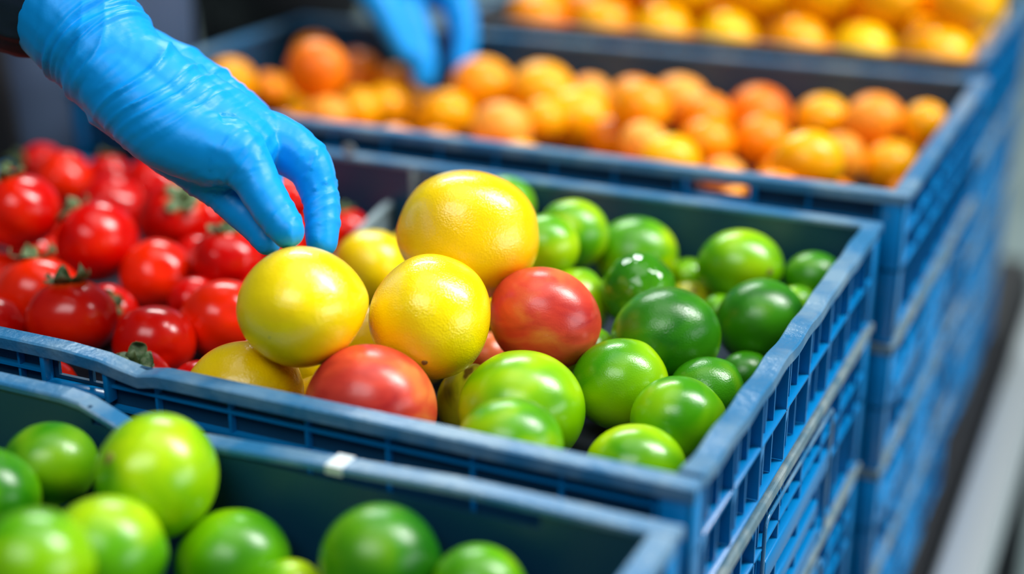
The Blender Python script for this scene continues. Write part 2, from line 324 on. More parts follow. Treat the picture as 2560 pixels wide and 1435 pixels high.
FRUIT = {
  'tom': [[-0.4305,0.1006,-0.0305,0.0275,0.0251],[-0.3765,0.1098,-0.0407,0.0245,0.023],[-0.3496,0.0608,-0.0413,0.0194,0.0194],[-0.3572,0.1551,-0.0397,0.0269,0.0257],[-0.4454,0.2036,-0.0408,0.0255,0.0249],[-0.4954,0.2052,-0.0242,0.0275,0.0291],[-0.4868,0.1343,-0.036,0.0287,0.0265],[-0.4827,0.0851,-0.0431,0.0236,0.0223],[-0.5429,0.1859,-0.0025,0.0273,0.0267],[-0.6358,0.3325,-0.0331,0.024,0.0232],[-0.6863,0.3656,-0.0356,0.02,0.0183],[-0.5694,0.3105,-0.0404,0.0265,0.0247],[-0.6195,0.3685,-0.0359,0.018,0.0155],[-0.5698,0.362,-0.0383,0.0248,0.0232],[-0.4878,0.2817,-0.0297,0.0269,0.0269],[-0.4032,0.2245,-0.0304,0.0246,0.023],[-0.5045,0.336,-0.0479,0.0185,0.0177],[-0.4427,0.3042,-0.0498,0.0162,0.0162],[-0.5566,0.1736,-0.048,0.018,0.018],[-0.4391,0.1436,-0.0453,0.0193,0.0193],[-0.4451,0.3664,-0.0343,0.02,0.0192],[-0.3939,0.3233,-0.0425,0.0183,0.0183],[-0.3899,0.3607,-0.049,0.0166,0.0166],[-0.3263,0.0857,-0.0498,0.0174,0.0151]],
  'lem': [[-0.2337,0.0557,0.0269,0.0342,0.0312],[-0.3106,0.2613,-0.0342,0.0264,0.0269],[-0.1978,0.1816,0.0314,0.0415,0.0375],[-0.1854,0.1066,0.0097,0.0327,0.034],[-0.2642,0.0439,-0.025,0.031,0.0286],[-0.245,0.0857,-0.0476,0.019,0.0179],[-0.2689,0.1716,-0.0439,0.0233,0.0209]],
  'red': [[-0.19,0.0478,-0.0202,0.0345,0.0332],[-0.1416,0.1643,-0.0051,0.0322,0.0297],[-0.1937,0.1917,-0.0502,0.0158,0.0158]],
  'lim': [[-0.1241,0.092,-0.0271,0.0339,0.0313],[-0.1066,0.0389,-0.0185,0.0264,0.0235],[-0.1711,0.1254,-0.0464,0.0185,0.0208],[-0.0932,0.1549,-0.0326,0.0275,0.0253],[-0.0851,0.2095,-0.0238,0.0312,0.0291],[-0.0458,0.2727,-0.0308,0.0276,0.0261],[-0.0506,0.1284,-0.0342,0.0252,0.0239],[-0.0552,0.0778,-0.041,0.026,0.0241],[-0.0496,0.1785,-0.0378,0.0212,0.0184],[-0.0445,0.238,-0.0517,0.0149,0.0137],[-0.1211,0.2618,-0.0198,0.0236,0.0233],[-0.1574,0.3544,-0.0332,0.0296,0.028],[-0.1897,0.3209,-0.0107,0.0236,0.0236],[-0.191,0.2767,-0.0052,0.0221,0.0212],[-0.2607,0.365,-0.0128,0.0217,0.0203],[-0.083,0.3549,-0.0294,0.0288,0.0256],[-0.0366,0.3674,-0.0341,0.0199,0.0175],[-0.1633,0.2628,-0.0371,0.0216,0.0242],[-0.124,0.3729,-0.0489,0.0138,0.0125],[-0.1135,0.3416,-0.0526,0.0148,0.0121],[-0.086,0.3225,-0.0496,0.0124,0.0111],[-0.0395,0.3359,-0.0431,0.0142,0.0136]],
  'fill_tom': [[-0.68,0.034,-0.045,0.0187,0.0174],[-0.6408,0.034,-0.045,0.0175,0.0163],[-0.6016,0.034,-0.045,0.0186,0.0173],[-0.5624,0.034,-0.045,0.0199,0.0185],[-0.5232,0.034,-0.045,0.0179,0.0166],[-0.484,0.034,-0.045,0.0179,0.0167],[-0.4392,0.0323,-0.045,0.0174,0.0162],[-0.3982,0.036,-0.0448,0.0199,0.0185],[-0.679,0.0774,-0.0458,0.018,0.0168],[-0.6348,0.0729,-0.0449,0.0187,0.0174],[-0.5959,0.0722,-0.0448,0.0182,0.0169],[-0.5564,0.0774,-0.0456,0.0173,0.0161],[-0.6412,0.1117,-0.0445,0.0188,0.0174],[-0.6026,0.1084,-0.0453,0.0177,0.0164],[-0.5232,0.106,-0.045,0.0186,0.0173],[-0.68,0.142,-0.045,0.0198,0.0184],[-0.5947,0.1478,-0.0454,0.0189,0.0176],[-0.5554,0.1354,-0.0448,0.0185,0.0172],[-0.677,0.183,-0.0455,0.0183,0.017],[-0.6408,0.178,-0.045,0.0186,0.0173],[-0.5941,0.1855,-0.0454,0.0192,0.0178],[-0.4,0.1831,-0.0445,0.0177,0.0165],[-0.6763,0.2217,-0.0452,0.0186,0.0173],[-0.6336,0.2151,-0.0455,0.0179,0.0166],[-0.5624,0.214,-0.045,0.0173,0.0161],[-0.3659,0.2094,-0.0451,0.0177,0.0165],[-0.6408,0.25,-0.045,0.0179,0.0166],[-0.6016,0.25,-0.045,0.0172,0.016],[-0.5624,0.25,-0.045,0.019,0.0177],[-0.4448,0.25,-0.045,0.0199,0.0185],[-0.3664,0.25,-0.045,0.0175,0.0163],[-0.68,0.286,-0.045,0.0185,0.0172],[-0.6408,0.286,-0.045,0.0172,0.016],[-0.4016,0.2876,-0.0453,0.0183,0.017],[-0.682,0.3216,-0.045,0.0174,0.0162],[-0.5232,0.07,-0.03,0.0192,0.0178],[-0.5968,0.2187,-0.0296,0.0176,0.0164],[-0.5216,0.3622,-0.0294,0.0175,0.0163],[-0.4823,0.3636,-0.0305,0.0181,0.0168]],
  'fill_lim': [[-0.2668,0.1198,-0.042,0.021,0.0195],[-0.2218,0.1198,-0.042,0.0197,0.0183],[-0.2218,0.1612,-0.042,0.0197,0.0184],[-0.2259,0.2083,-0.0414,0.0211,0.0196],[-0.1316,0.2026,-0.042,0.0197,0.0183],[-0.2668,0.244,-0.042,0.0213,0.0198],[-0.2193,0.2515,-0.0414,0.0223,0.0207],[-0.2601,0.2905,-0.0417,0.0226,0.021],[-0.3119,0.3268,-0.042,0.0207,0.0192],[-0.2218,0.3268,-0.042,0.0199,0.0185],[-0.2668,0.1198,0.0,0.0197,0.0183]],
  'fl': [[-0.2387,-0.0648,-0.015,0.028,0.0289],[-0.3096,-0.0578,-0.0273,0.023,0.0207],[-0.3061,-0.1011,-0.0237,0.0222,0.0226],[-0.2279,-0.1162,-0.0253,0.026,0.026],[-0.226,-0.1604,-0.0059,0.0234,0.0226],[-0.2016,-0.0621,-0.0544,0.0268,0.0255],[-0.1238,-0.0611,-0.0325,0.0259,0.0243],[-0.0775,-0.0565,-0.0381,0.0207,0.0203],[-0.1625,-0.0756,-0.0517,0.0169,0.0152]],
  'fill_fl': [[-0.675,-0.385,-0.072,0.0234,0.0218],[-0.626,-0.385,-0.072,0.0218,0.0203],[-0.577,-0.385,-0.072,0.0232,0.0216],[-0.528,-0.385,-0.072,0.0248,0.0231],[-0.479,-0.385,-0.072,0.0223,0.0208],[-0.43,-0.385,-0.072,0.0224,0.0209],[-0.381,-0.385,-0.072,0.0241,0.0225],[-0.332,-0.385,-0.072,0.0216,0.0201],[-0.283,-0.385,-0.072,0.0236,0.022],[-0.234,-0.385,-0.072,0.0221,0.0205],[-0.185,-0.385,-0.072,0.0243,0.0226],[-0.136,-0.385,-0.072,0.0216,0.0201],[-0.087,-0.385,-0.072,0.0218,0.0203],[-0.6657,-0.3375,-0.0718,0.0249,0.0231],[-0.6167,-0.3358,-0.0726,0.0233,0.0217],[-0.5681,-0.3332,-0.0715,0.0243,0.0226],[-0.5192,-0.3392,-0.073,0.0215,0.02],[-0.4736,-0.3363,-0.0719,0.0237,0.0221],[-0.4228,-0.3372,-0.0717,0.0227,0.0211],[-0.3735,-0.3308,-0.0727,0.0217,0.0202],[-0.324,-0.3323,-0.0727,0.0236,0.0219],[-0.2308,-0.3344,-0.0717,0.024,0.0223],[-0.1769,-0.336,-0.0724,0.0225,0.0209],[-0.1268,-0.3308,-0.0722,0.023,0.0214],[-0.0789,-0.3399,-0.0713,0.0219,0.0204],[-0.6324,-0.2878,-0.0723,0.0228,0.0212],[-0.5755,-0.287,-0.0711,0.0214,0.0199],[-0.5244,-0.2937,-0.0728,0.0243,0.0226],[-0.479,-0.2908,-0.0718,0.0214,0.0199],[-0.4289,-0.2868,-0.0716,0.0223,0.0207],[-0.3751,-0.2854,-0.0723,0.0232,0.0216],[-0.283,-0.295,-0.072,0.0246,0.0229],[-0.1867,-0.2919,-0.0713,0.023,0.0214],[-0.1399,-0.2875,-0.0727,0.0213,0.0198],[-0.087,-0.295,-0.072,0.0232,0.0215],[-0.675,-0.25,-0.072,0.0243,0.0226],[-0.6258,-0.2411,-0.0726,0.0222,0.0207],[-0.5787,-0.2404,-0.0711,0.0224,0.0209],[-0.5306,-0.2415,-0.0728,0.0218,0.0202],[-0.4714,-0.2464,-0.0717,0.0235,0.0219],[-0.3894,-0.2413,-0.0712,0.0221,0.0206],[-0.332,-0.25,-0.072,0.0228,0.0212],[-0.28,-0.2415,-0.0718,0.0229,0.0213],[-0.234,-0.25,-0.072,0.0215,0.02],[-0.1837,-0.245,-0.0711,0.0232,0.0215],[-0.1325,-0.2403,-0.073,0.0217,0.0202],[-0.0894,-0.2466,-0.0711,0.0214,0.0199],[-0.6675,-0.2005,-0.0728,0.0229,0.0213],[-0.5274,-0.1973,-0.0719,0.0221,0.0205],[-0.4811,-0.196,-0.0724,0.0246,0.0229],[-0.43,-0.205,-0.072,0.024,0.0223],[-0.3749,-0.1984,-0.0718,0.0219,0.0204],[-0.3301,-0.2026,-0.0713,0.0219,0.0203],[-0.234,-0.205,-0.072,0.0229,0.0213],[-0.1813,-0.1961,-0.0721,0.024,0.0223],[-0.087,-0.1993,-0.0717,0.0216,0.0201],[-0.6713,-0.1538,-0.0726,0.0228,0.0212],[-0.626,-0.16,-0.072,0.0233,0.0216],[-0.577,-0.16,-0.072,0.0235,0.0219],[-0.5222,-0.1537,-0.0716,0.0213,0.0198],[-0.4222,-0.1532,-0.0712,0.0245,0.0228],[-0.3726,-0.152,-0.0711,0.0221,0.0205],[-0.3232,-0.1537,-0.0722,0.0227,0.0211],[-0.2752,-0.1518,-0.0726,0.0217,0.0202],[-0.2248,-0.152,-0.0716,0.0246,0.0229],[-0.136,-0.16,-0.072,0.0217,0.0202],[-0.08,-0.1537,-0.0713,0.0222,0.0206],[-0.673,-0.1057,-0.0716,0.0242,0.0225],[-0.6196,-0.1085,-0.0716,0.0231,0.0215],[-0.5715,-0.1133,-0.0712,0.0233,0.0217],[-0.479,-0.115,-0.072,0.0232,0.0216],[-0.4254,-0.1054,-0.0723,0.0233,0.0216],[-0.3773,-0.1063,-0.0729,0.0224,0.0208],[-0.2892,-0.1055,-0.0729,0.0223,0.0207],[-0.2359,-0.1054,-0.071,0.0216,0.0201],[-0.185,-0.115,-0.072,0.0229,0.0213],[-0.136,-0.115,-0.072,0.0222,0.0206],[-0.0921,-0.1098,-0.071,0.0221,0.0205],[-0.6312,-0.0604,-0.0715,0.0243,0.0226],[-0.5749,-0.0654,-0.0728,0.0244,0.0227],[-0.528,-0.07,-0.072,0.0228,0.0212],[-0.4725,-0.0653,-0.0726,0.024,0.0223],[-0.373,-0.0606,-0.0714,0.0229,0.0213],[-0.3265,-0.0633,-0.0713,0.0241,0.0224]],
  'org': [[-0.4485,0.7174,-0.0226,0.0318,0.0294],[-0.4612,0.6674,-0.0392,0.0258,0.0231],[-0.3707,0.5962,-0.0257,0.0267,0.0239],[-0.3835,0.7135,-0.0199,0.0319,0.0292],[-0.3531,0.7606,-0.0331,0.0223,0.0223],[-0.334,0.6811,-0.034,0.0331,0.0294],[-0.2597,0.6452,-0.0066,0.0265,0.0248],[-0.2615,0.7562,-0.0266,0.0279,0.026],[-0.2225,0.7178,-0.0287,0.0244,0.0233],[-0.2894,0.6549,-0.0413,0.0224,0.0211],[-0.2437,0.6089,-0.0272,0.0205,0.0191],[-0.2087,0.5746,-0.0305,0.0261,0.0228],[-0.2031,0.6591,-0.0353,0.0248,0.0227],[-0.1823,0.7507,-0.0302,0.0298,0.0279],[-0.1649,0.699,-0.0398,0.0256,0.0252],[-0.0877,0.5462,-0.0091,0.0281,0.0259],[-0.0924,0.6964,-0.0469,0.0212,0.0233],[-0.127,0.7637,-0.0322,0.0252,0.0234],[-0.078,0.7528,-0.026,0.0278,0.0264],[-0.0323,0.7456,-0.0207,0.0199,0.0203],[-0.0539,0.719,-0.054,0.0244,0.023],[-0.1782,0.6302,-0.0558,0.0198,0.0178],[-0.0384,0.6926,-0.0685,0.011,0.0103],[-0.0428,0.7732,-0.0575,0.0144,0.0152],[-0.5426,0.571,0.0157,0.0284,0.027],[-0.6035,0.7429,-0.034,0.0279,0.03],[-0.6604,0.7064,-0.0513,0.0229,0.0242],[-0.5201,0.5501,-0.0195,0.0203,0.0185],[-0.5441,0.6945,-0.048,0.0245,0.0233],[-0.5573,0.7405,-0.0343,0.017,0.019],[-0.6593,0.6653,-0.0351,0.0179,0.0179],[-0.5526,0.7706,-0.0614,0.0174,0.0174],[-0.5313,0.6214,-0.0317,0.0214,0.0214],[-0.3466,0.6333,-0.024,0.0197,0.0197]],
  'fill_org': [[-0.663,0.461,-0.062,0.0253,0.0235],[-0.6101,0.461,-0.062,0.0236,0.0219],[-0.5572,0.461,-0.062,0.025,0.0233],[-0.5042,0.461,-0.062,0.0268,0.0249],[-0.4513,0.461,-0.062,0.0241,0.0224],[-0.3984,0.461,-0.062,0.0242,0.0225],[-0.3455,0.461,-0.062,0.0261,0.0243],[-0.2926,0.461,-0.062,0.0233,0.0217],[-0.2396,0.461,-0.062,0.0255,0.0237],[-0.1867,0.461,-0.062,0.0238,0.0222],[-0.1338,0.461,-0.062,0.0263,0.0244],[-0.0809,0.461,-0.062,0.0234,0.0217],[-0.663,0.5096,-0.062,0.0235,0.0219],[-0.6101,0.5096,-0.062,0.0241,0.0224],[-0.5572,0.5096,-0.062,0.0237,0.0221],[-0.498,0.5159,-0.063,0.0244,0.0227],[-0.4413,0.5141,-0.0626,0.0252,0.0234],[-0.3887,0.517,-0.0615,0.0262,0.0244],[-0.336,0.5104,-0.0631,0.0232,0.0216],[-0.2867,0.5136,-0.0619,0.0256,0.0238],[-0.2319,0.5126,-0.0617,0.0245,0.0228],[-0.1786,0.5196,-0.0628,0.0234,0.0218],[-0.1251,0.5179,-0.0628,0.0255,0.0237],[-0.072,0.5096,-0.0618,0.0252,0.0235],[-0.6596,0.5642,-0.0617,0.0259,0.0241],[-0.6014,0.5625,-0.0624,0.0243,0.0226],[-0.5472,0.5681,-0.0622,0.0249,0.0231],[-0.4569,0.5613,-0.063,0.0232,0.0216],[-0.4053,0.5659,-0.0623,0.0247,0.0229],[-0.3455,0.5582,-0.062,0.0245,0.0228],[-0.2909,0.5669,-0.061,0.0232,0.0215],[-0.2445,0.5627,-0.0623,0.0237,0.0221],[-0.1445,0.5644,-0.0629,0.0231,0.0215],[-0.0914,0.5656,-0.0624,0.026,0.0242],[-0.6025,0.6135,-0.0612,0.0243,0.0226],[-0.4942,0.6063,-0.0619,0.0233,0.0216],[-0.4431,0.6107,-0.0617,0.0254,0.0236],[-0.1312,0.6108,-0.0616,0.0246,0.0229],[-0.0802,0.6151,-0.0619,0.0238,0.0222],[-0.6035,0.6626,-0.0617,0.0237,0.022],[-0.3984,0.6554,-0.062,0.0261,0.0242],[-0.2432,0.6643,-0.0612,0.0234,0.0218],[-0.1324,0.6645,-0.061,0.0254,0.0236],[-0.4945,0.7055,-0.0627,0.0241,0.0224],[-0.2898,0.714,-0.0628,0.0245,0.0228],[-0.663,0.7526,-0.062,0.0241,0.0224],[-0.5042,0.7526,-0.062,0.0232,0.0216],[-0.454,0.7541,-0.0624,0.0239,0.0222],[-0.3984,0.7526,-0.062,0.0232,0.0215],[-0.6056,0.4653,-0.0142,0.0242,0.0226],[-0.4046,0.4627,-0.014,0.0231,0.0215],[-0.2926,0.461,-0.015,0.0238,0.0221],[-0.0903,0.4646,-0.0153,0.0241,0.0224],[-0.6548,0.518,-0.0149,0.0243,0.0226],[-0.6016,0.515,-0.0157,0.0235,0.0218],[-0.663,0.6068,-0.015,0.0251,0.0234],[-0.2883,0.7037,-0.0158,0.0232,0.0216],[-0.6543,0.745,-0.0147,0.0232,0.0216]],
}

random.seed(4)

# tomatoes: (stem direction in right/up/towards, show calyx, label)
away = (-.35, -.2, -.9)
TOM = [
 ((-.05, .98, .12), 1, 'bright red tomato with small green calyx on top, nearest the crate front by the handle'),
 ((-.55, .3, -.8), 0, 'red tomato just behind the half-hidden tomato at the crate front edge'),
 ((.05, .62, .75), 1, 'half-hidden tomato at the front rim with a leafy green calyx facing up'),
 (away, 0, 'dark red tomato touching the left side of the picked lemon'),
 (away, 0, 'plain round red tomato in the middle of the pile, no calyx showing'),
 ((-.62, .72, -.1), 1, 'tall glossy red tomato with striped window reflection, left of pile centre'),
 ((-.1, .98, .0), 1, 'broad dark red tomato behind the bright front tomato, curled calyx on top'),
 (away, 0, 'red tomato cut off by the left picture edge above the crate rim'),
 ((-.30, .92, .1), 1, 'large red tomato at the left edge with green stem on top'),
 ((.2, -.3, -.9), 0, 'glossy red tomato behind the large left edge tomato'),
 ((-.75, .1, .55), 1, 'blurred orange-red tomato farthest back at the left end of the pile'),
 ((-.5, -.5, -.7), 0, 'red tomato with two soft highlights behind the tall striped one'),
 ((-.1, .95, -.2), 1, 'small blurred tomato at the back of the pile beside the dark apron'),
 (away, 0, 'dark red tomato right under the edge of the gloved palm'),
 ((.42, .55, .72), 1, 'orange-red tomato with its long green sepal facing right below the glove'),
 ((.02, .96, .2), 1, 'orange-red tomato with leafy stem, between the glove thumb and the pile'),
 (away, 0, 'sliver of red tomato behind the thumb shadow of the glove'),
 (away, 0, 'red tomato peeking out just left of the gloved thumb tip'),
 (away, 0, 'low red tomato at the left edge between two larger ones'),
 ((.28, .35, .9), 1, 'small tomato deep between the front ones, its green calyx facing the viewer'),
 (away, 0, 'red tomato seen through the gap between the gloved fingers'),
 (away, 0, 'red tomato below the gap between the gloved fingers'),
 ((-.1, .95, .2), 1, 'blurred dark tomato right of the far gloved finger with faint stem'),
 (away, 0, 'red tomato low at the front rim left of the lowest lemon'),
]
for i, rec in enumerate(FRUIT['tom']):
    st, cal, lab = TOM[i]
    stem = cv(*st)
    o, surf = make_fruit('tomato', 'tomato', M['tomato'], rec, stem, 100+i, 5 if i < 8 else 4, label=lab, cat='tomato', group='tomatoes in the left part of the crate')
    if cal: add_calyx(o, surf, stem, (.036 if i == 2 else .027 if i == 19 else .024)*rec[3]/.026, 300+i, -.25 if i == 2 else .05)
for i, rec in enumerate(FRUIT['fill_tom']):
    make_fruit('tomato', 'tomato', M['tomato'], rec, cv(*away), 150+i, 3, label='red tomato lying on the crate bottom under the visible tomatoes, mostly hidden', cat='tomato', group='tomatoes buried at the crate bottom')

LEM = [
 ((.99, .1, .05), 'yellow lemon touched by the gloved fingertips', 0),
 ((.2, .9, -.3), 'small pale lemon half hidden behind the picked and the front lemon', 0),
 ((-.93, -.1, .1), 'largest yellow lemon on top of the pile with tapered left end', -.28),
 ((-.05, -.55, .83), 'round yellow lemon in the middle front with a small brown scar', 0),
 ((-.9, .2, .2), 'yellow lemon lowest at the front rim beside the tomatoes', -.08),
 ((.5, 0, -.8), 'sliver of yellow lemon between the lowest lemon and the red apple', 0),
 ((.5, 0, -.8), 'shaded lemon deep in the gap between the picked and the front lemon', 0),
]
for i, rec in enumerate(FRUIT['lem']):
    st, lab, roll = LEM[i]
    stem = cv(*st)
    o, surf = make_fruit('lemon', 'lemon', M['lemon'], rec, stem, 410+i, 5, roll, lab, 'lemon', 'lemons on top of the mixed crate')
    if i == 3: add_scar(o, surf, cv(-.04, -.64, .76), .0017)
    if i == 0: add_scar(o, surf, cv(-.35, -.48, .78), .0005)

RED = [((-.7, .5, -.5), 'red-orange apple with broad white highlight behind the front rim', 0.0), ((-.55, .1, -.3), 'coral red apple wedged between the largest lemon and the limes', -.30), ((0,0,-1), 'shaded red apple deep behind the round front lemon', 0)]
for i, rec in enumerate(FRUIT['red']):
    st, lab, roll = RED[i]
    make_fruit('apple', 'apple', M['apple'], rec, cv(*st), 520+i, 5, roll, lab, 'apple', 'red apples among the lemons')

LIM = [
 ('lime_light', (-.3, .8, -.4), 'largest bright green lime at the front, right of the red apple', 0),
 ('lime', (.2, -.9, 0), 'blurred lime pressed against the front rim before the largest lime', 0),
 ('lime_yellow', (.2, .9, 0), 'yellowing lime with brown veins behind the largest lime', 0),
 ('lime_light', (.5, .8, -.2), 'yellow-green lime in front of the coral red apple', 0),
 ('lime_dark', (-.9, .1, -.3), 'deep green lime with brownish left end in the middle of the limes', 0),
 ('lime_dark', (.7, -.5, .3), 'darkest green satin lime leaning on the right crate wall', .25),
 ('lime_light', (.9, .2, .1), 'pale tipped lime with bright white highlight near the right wall', 0),
 ('lime_light', (0, -.9, 0), 'light green lime in the front right corner of the crate', 0),
 ('lime_dark', (.5, .6, 0), 'green lime between the pale tipped lime and the darkest lime', 0),
 ('lime_dark', (.5, .6, 0), 'small green lime low against the right wall', 0),
 ('lime_wet', (.2, .9, .1), 'wet shiny bumpy lime with scattered sparkles', .3),
 ('lime', (-.9, .3, 0), 'tall green lime behind the wet shiny lime', 0),
 ('lime', (-.6, .7, 0), 'green lime at the back wall, second behind the largest lemon', 0),
 ('lime', (.3, -.8, 0), 'pale reflecting lime directly right of the largest lemon', 0),
 ('lime', (.3, -.8, 0), 'lime peeking above the right shoulder of the largest lemon', 0),
 ('lime_light', (.52, -.12, .84), 'yellow-green lime with stem scar near the back wall', 0),
 ('lime_dark', (.9, .1, 0), 'dark lime in the far right corner of the crate', 0),
 ('lime', (.4, .9, 0), 'green lime right behind the coral red apple', 0),
 ('lime_light', (0, 0, -1), 'small yellowish lime low between the tall and the scarred lime', 0),
 ('lime_yellow', (0, 0, -1), 'yellow lime sliver behind the deep green lime', 0),
 ('lime', (0, 0, -1), 'small pale lime left of the darkest lime', 0),
 ('lime', (0, 0, -1), 'pale lime behind the darkest lime at the right wall', 0),
]
for i, rec in enumerate(FRUIT['lim']):
    mt, st, lab, roll = LIM[i]
    o, surf = make_fruit('lime', 'lime', M[mt], rec, cv(*st), 600+i, 5 if i < 6 or i == 10 else 4, roll, lab, 'lime', 'limes in the mixed crate')
    if i == 15: add_scar(o, surf, cv(.52, -.12, .84), .0022)
for i, rec in enumerate(FRUIT['fill_lim']):
    if rec[0] < -.15:
        make_fruit('lemon', 'lemon', M['lemon'], rec, cv(0, .3, -.9), 650+i, 3, 0, 'yellow lemon on the crate bottom beneath the lemon pile, mostly hidden', 'lemon', 'lemons buried at the crate bottom')
        continue
    make_fruit('lime', 'lime', M['lime'], rec, cv(0, .3, -.9), 650+i, 3, 0, 'green lime on the crate bottom beneath the other limes, mostly hidden', 'lime', 'limes buried at the crate bottom')

FL = [
 ('lime_light', (-.30, .17, .9), 'large blurred lime with brown spot on top of the front crate'),
 ('lime_dark', (.5, -.5, 0), 'dark green lime near the back wall left of the brown spotted lime'),
 ('lime', (0, .9, 0), 'lime cut by the left edge in the front crate'),
 ('lime', (.9, 0, 0), 'large green lime below the brown spotted lime'),
 ('lime_light', (.9, 0, 0), 'nearest bright lime in the bottom left corner'),
 ('lime', (0, -.9, 0), 'green lime at the bottom, right of the brown spotted lime'),
 ('lime_dark', (.9, 0, 0), 'lone round lime against the dark wall of the front crate'),
 ('lime', (.9, 0, 0), 'lime at the bottom edge beside the lone round lime'),
 ('lime_light', (.9, 0, 0), 'lime sliver at the bottom edge between two rounder limes'),
]
for i, rec in enumerate(FRUIT['fl']):
    mt, st, lab = FL[i]
    o, surf = make_fruit('lime', 'lime', M[mt], rec, cv(*st), 700+i, 5, 0, lab, 'lime', 'limes in the front crate')
    if i == 0: add_scar(o, surf, cv(-.57, .36, .72), .0028)
for i, rec in enumerate(FRUIT['fill_fl']):
    make_fruit('lime', 'lime', M['lime'], rec, cv(0, .3, -.9), 750+i, 3, 0, 'green lime deep in the front crate under the others, mostly hidden', 'lime', 'limes buried in the front crate')

OM = {1:'mandarin',2:'peach',4:'peach',5:'mandarin',7:'peach',10:'peach',11:'mandarin',13:'redorange',15:'mandarin',17:'mandarin',18:'peach',21:'peach',22:'peach',
      24:'redorange',25:'redorange',26:'mandarin',27:'peach',28:'orange',29:'peach',30:'redorange',31:'peach',3:'orange',19:'mandarin',34:'redorange',0:'orange',16:'peach'}
OL = {0:'orange touched by the second gloved hand', 1:'bright yellow-orange fruit left of the peach coloured one, below the second glove', 2:'peach coloured orange at the front rim right of the bright yellow one',
 3:'orange with pale crown, second right of the second glove', 4:'pale orange behind the brightest orange', 5:'brightest yellow-orange fruit with white highlight, crate centre left',
 6:'orange in the gap right of the brightest orange', 7:'pale topped orange behind the centre pair', 8:'orange behind the yellow front one, highlight on its right', 9:'orange low at the rim, left of the peach front one',
 10:'peach orange at the rim, half hidden by the yellow front one', 11:'yellow orange at the front rim above the wall opening', 12:'orange with white highlight right of the yellow front one', 13:'reddest round orange in the back row of the crate',
 14:'orange in front of the reddest back row orange', 15:'largest yellow-orange at the front rim right of centre', 16:'peach orange just right of the largest front one', 17:'yellow orange in the back row right of the reddest',
 18:'large peach orange in the back row near the right corner', 19:'smallest back row orange in the far right corner', 20:'orange at the right front corner of the crate', 21:'peach orange partly seen through the wall opening',
 22:'tiny visible piece of peach orange in the front right corner', 23:'orange sliver between corner orange and right wall', 24:'large red-orange fruit on top, left of the second glove', 25:'red-orange fruit beside the large one left of the second glove',
 26:'yellow orange at the left end near the first glove', 27:'peach orange at the rim below the large red-orange one', 28:'orange with soft peach highlight under the second glove', 29:'pale orange right behind the fingers of the second glove', 30:'dim red-orange fruit at the far left end'}
for i, rec in enumerate(FRUIT['org']):
    make_fruit('orange', 'orange', M[OM.get(i, 'orange')], rec, cv(random.uniform(-1, 1), random.uniform(-.5, 1), random.uniform(-.9, .2)), 800+i, 4, 0,
               OL.get(i, 'orange lying low among the others in the crate behind the limes'), 'orange', 'oranges in the crate behind the limes')
for i, rec in enumerate(FRUIT['fill_org']):
    make_fruit('orange', 'orange', M['orange'], rec, cv(0, .3, -.9), 850+i, 3, 0, 'orange buried under the others in the crate behind the limes', 'orange', 'oranges buried in the crate behind the limes')
# far crate heaped with oranges
rng = random.Random(11)
k = 0
Z3 = .020
for lay, (z, x1, y0, y1) in enumerate(((-.048, -.047, .875, 1.18), (.008, -.048, .884, 1.18), (.060, -.032, .915, 1.17))):
    yy = y0; row = 0
    while yy < y1:
        xx = x1 - (row % 2)*.034
        while xx > (-.49 if lay else -.47) - .025*(lay == 1):
            x_, y_ = xx + rng.uniform(-.004, .004), yy + rng.uniform(-.003, .003)
            r_ = rng.uniform(.0315, .0335)
            mt = rng.choice(('orange', 'mandarin', 'mandarin', 'mandarin')) if x_ > -.33 else rng.choice(('orange', 'orange', 'redorange', 'mandarin'))
            pos = ('in the front row' if row == 0 else 'behind the front row')
            lab = ('blurred orange %s on top of the farthest crate' % pos) if lay == 2 else ('blurred orange %s at rim height in the farthest crate' % pos if lay == 1 else 'orange in the bottom layer of the farthest crate, hardly visible')
            if not (lay == 0 and row > 0) and not (lay == 2 and x_ < -.40):
                make_fruit('orange', 'orange', M[mt], (x_, y_, z + rng.uniform(-.003, .003), r_, r_*.96), cv(rng.uniform(-1, 1), rng.uniform(-.5, 1), rng.uniform(-.9, .2)), 900+k, 3, 0,
                       lab, 'orange', 'oranges heaped in the farthest crate, ' + ('top layer' if lay == 2 else 'rim layer' if lay == 1 else 'bottom layer') + (' front row' if row == 0 else ' rear rows'))
            k += 1; xx -= .0685
        yy += .060; row += 1

# ---------------------------------------------------------------- crates
T = .0022
def wall_boxes(bm, axis, c0, c1, u0, u1, z0, z1, holes=()):
    """wall slab; axis 'y': runs along x at y in c0..c1 ; axis 'x': runs along y. holes = (ua, ub, za, zb)"""
    cuts = sorted({u0, u1, *[h[0] for h in holes], *[h[1] for h in holes]})
    for a, b in zip(cuts[:-1], cuts[1:]):
        hs = [h for h in holes if h[0] <= a+1e-6 and h[1] >= b-1e-6]
        segs = [(z0, z1)] if not hs else [(z0, hs[0][2]), (hs[0][3], z1)]
        for za, zb in segs:
            if zb-za < 1e-5: continue
            if axis == 'y': box(bm, a, b, c0, c1, za, zb)
            else: box(bm, c0, c1, a, b, za, zb)

def prism(bm, pts, axis, c0, c1):
    """extrude polygon pts (u,z) along the axis normal from c0 to c1"""
    def P(u, z, c): return (c, u, z) if axis == 'x' else (u, c, z)
    A = [bm.verts.new(P(u, z, c0)) for u, z in pts]; B = [bm.verts.new(P(u, z, c1)) for u, z in pts]
    bm.faces.new(A); bm.faces.new(list(reversed(B)))
    for i in range(len(pts)):
        j = (i+1) % len(pts); bm.faces.new((A[j], A[i], B[i], B[j]))

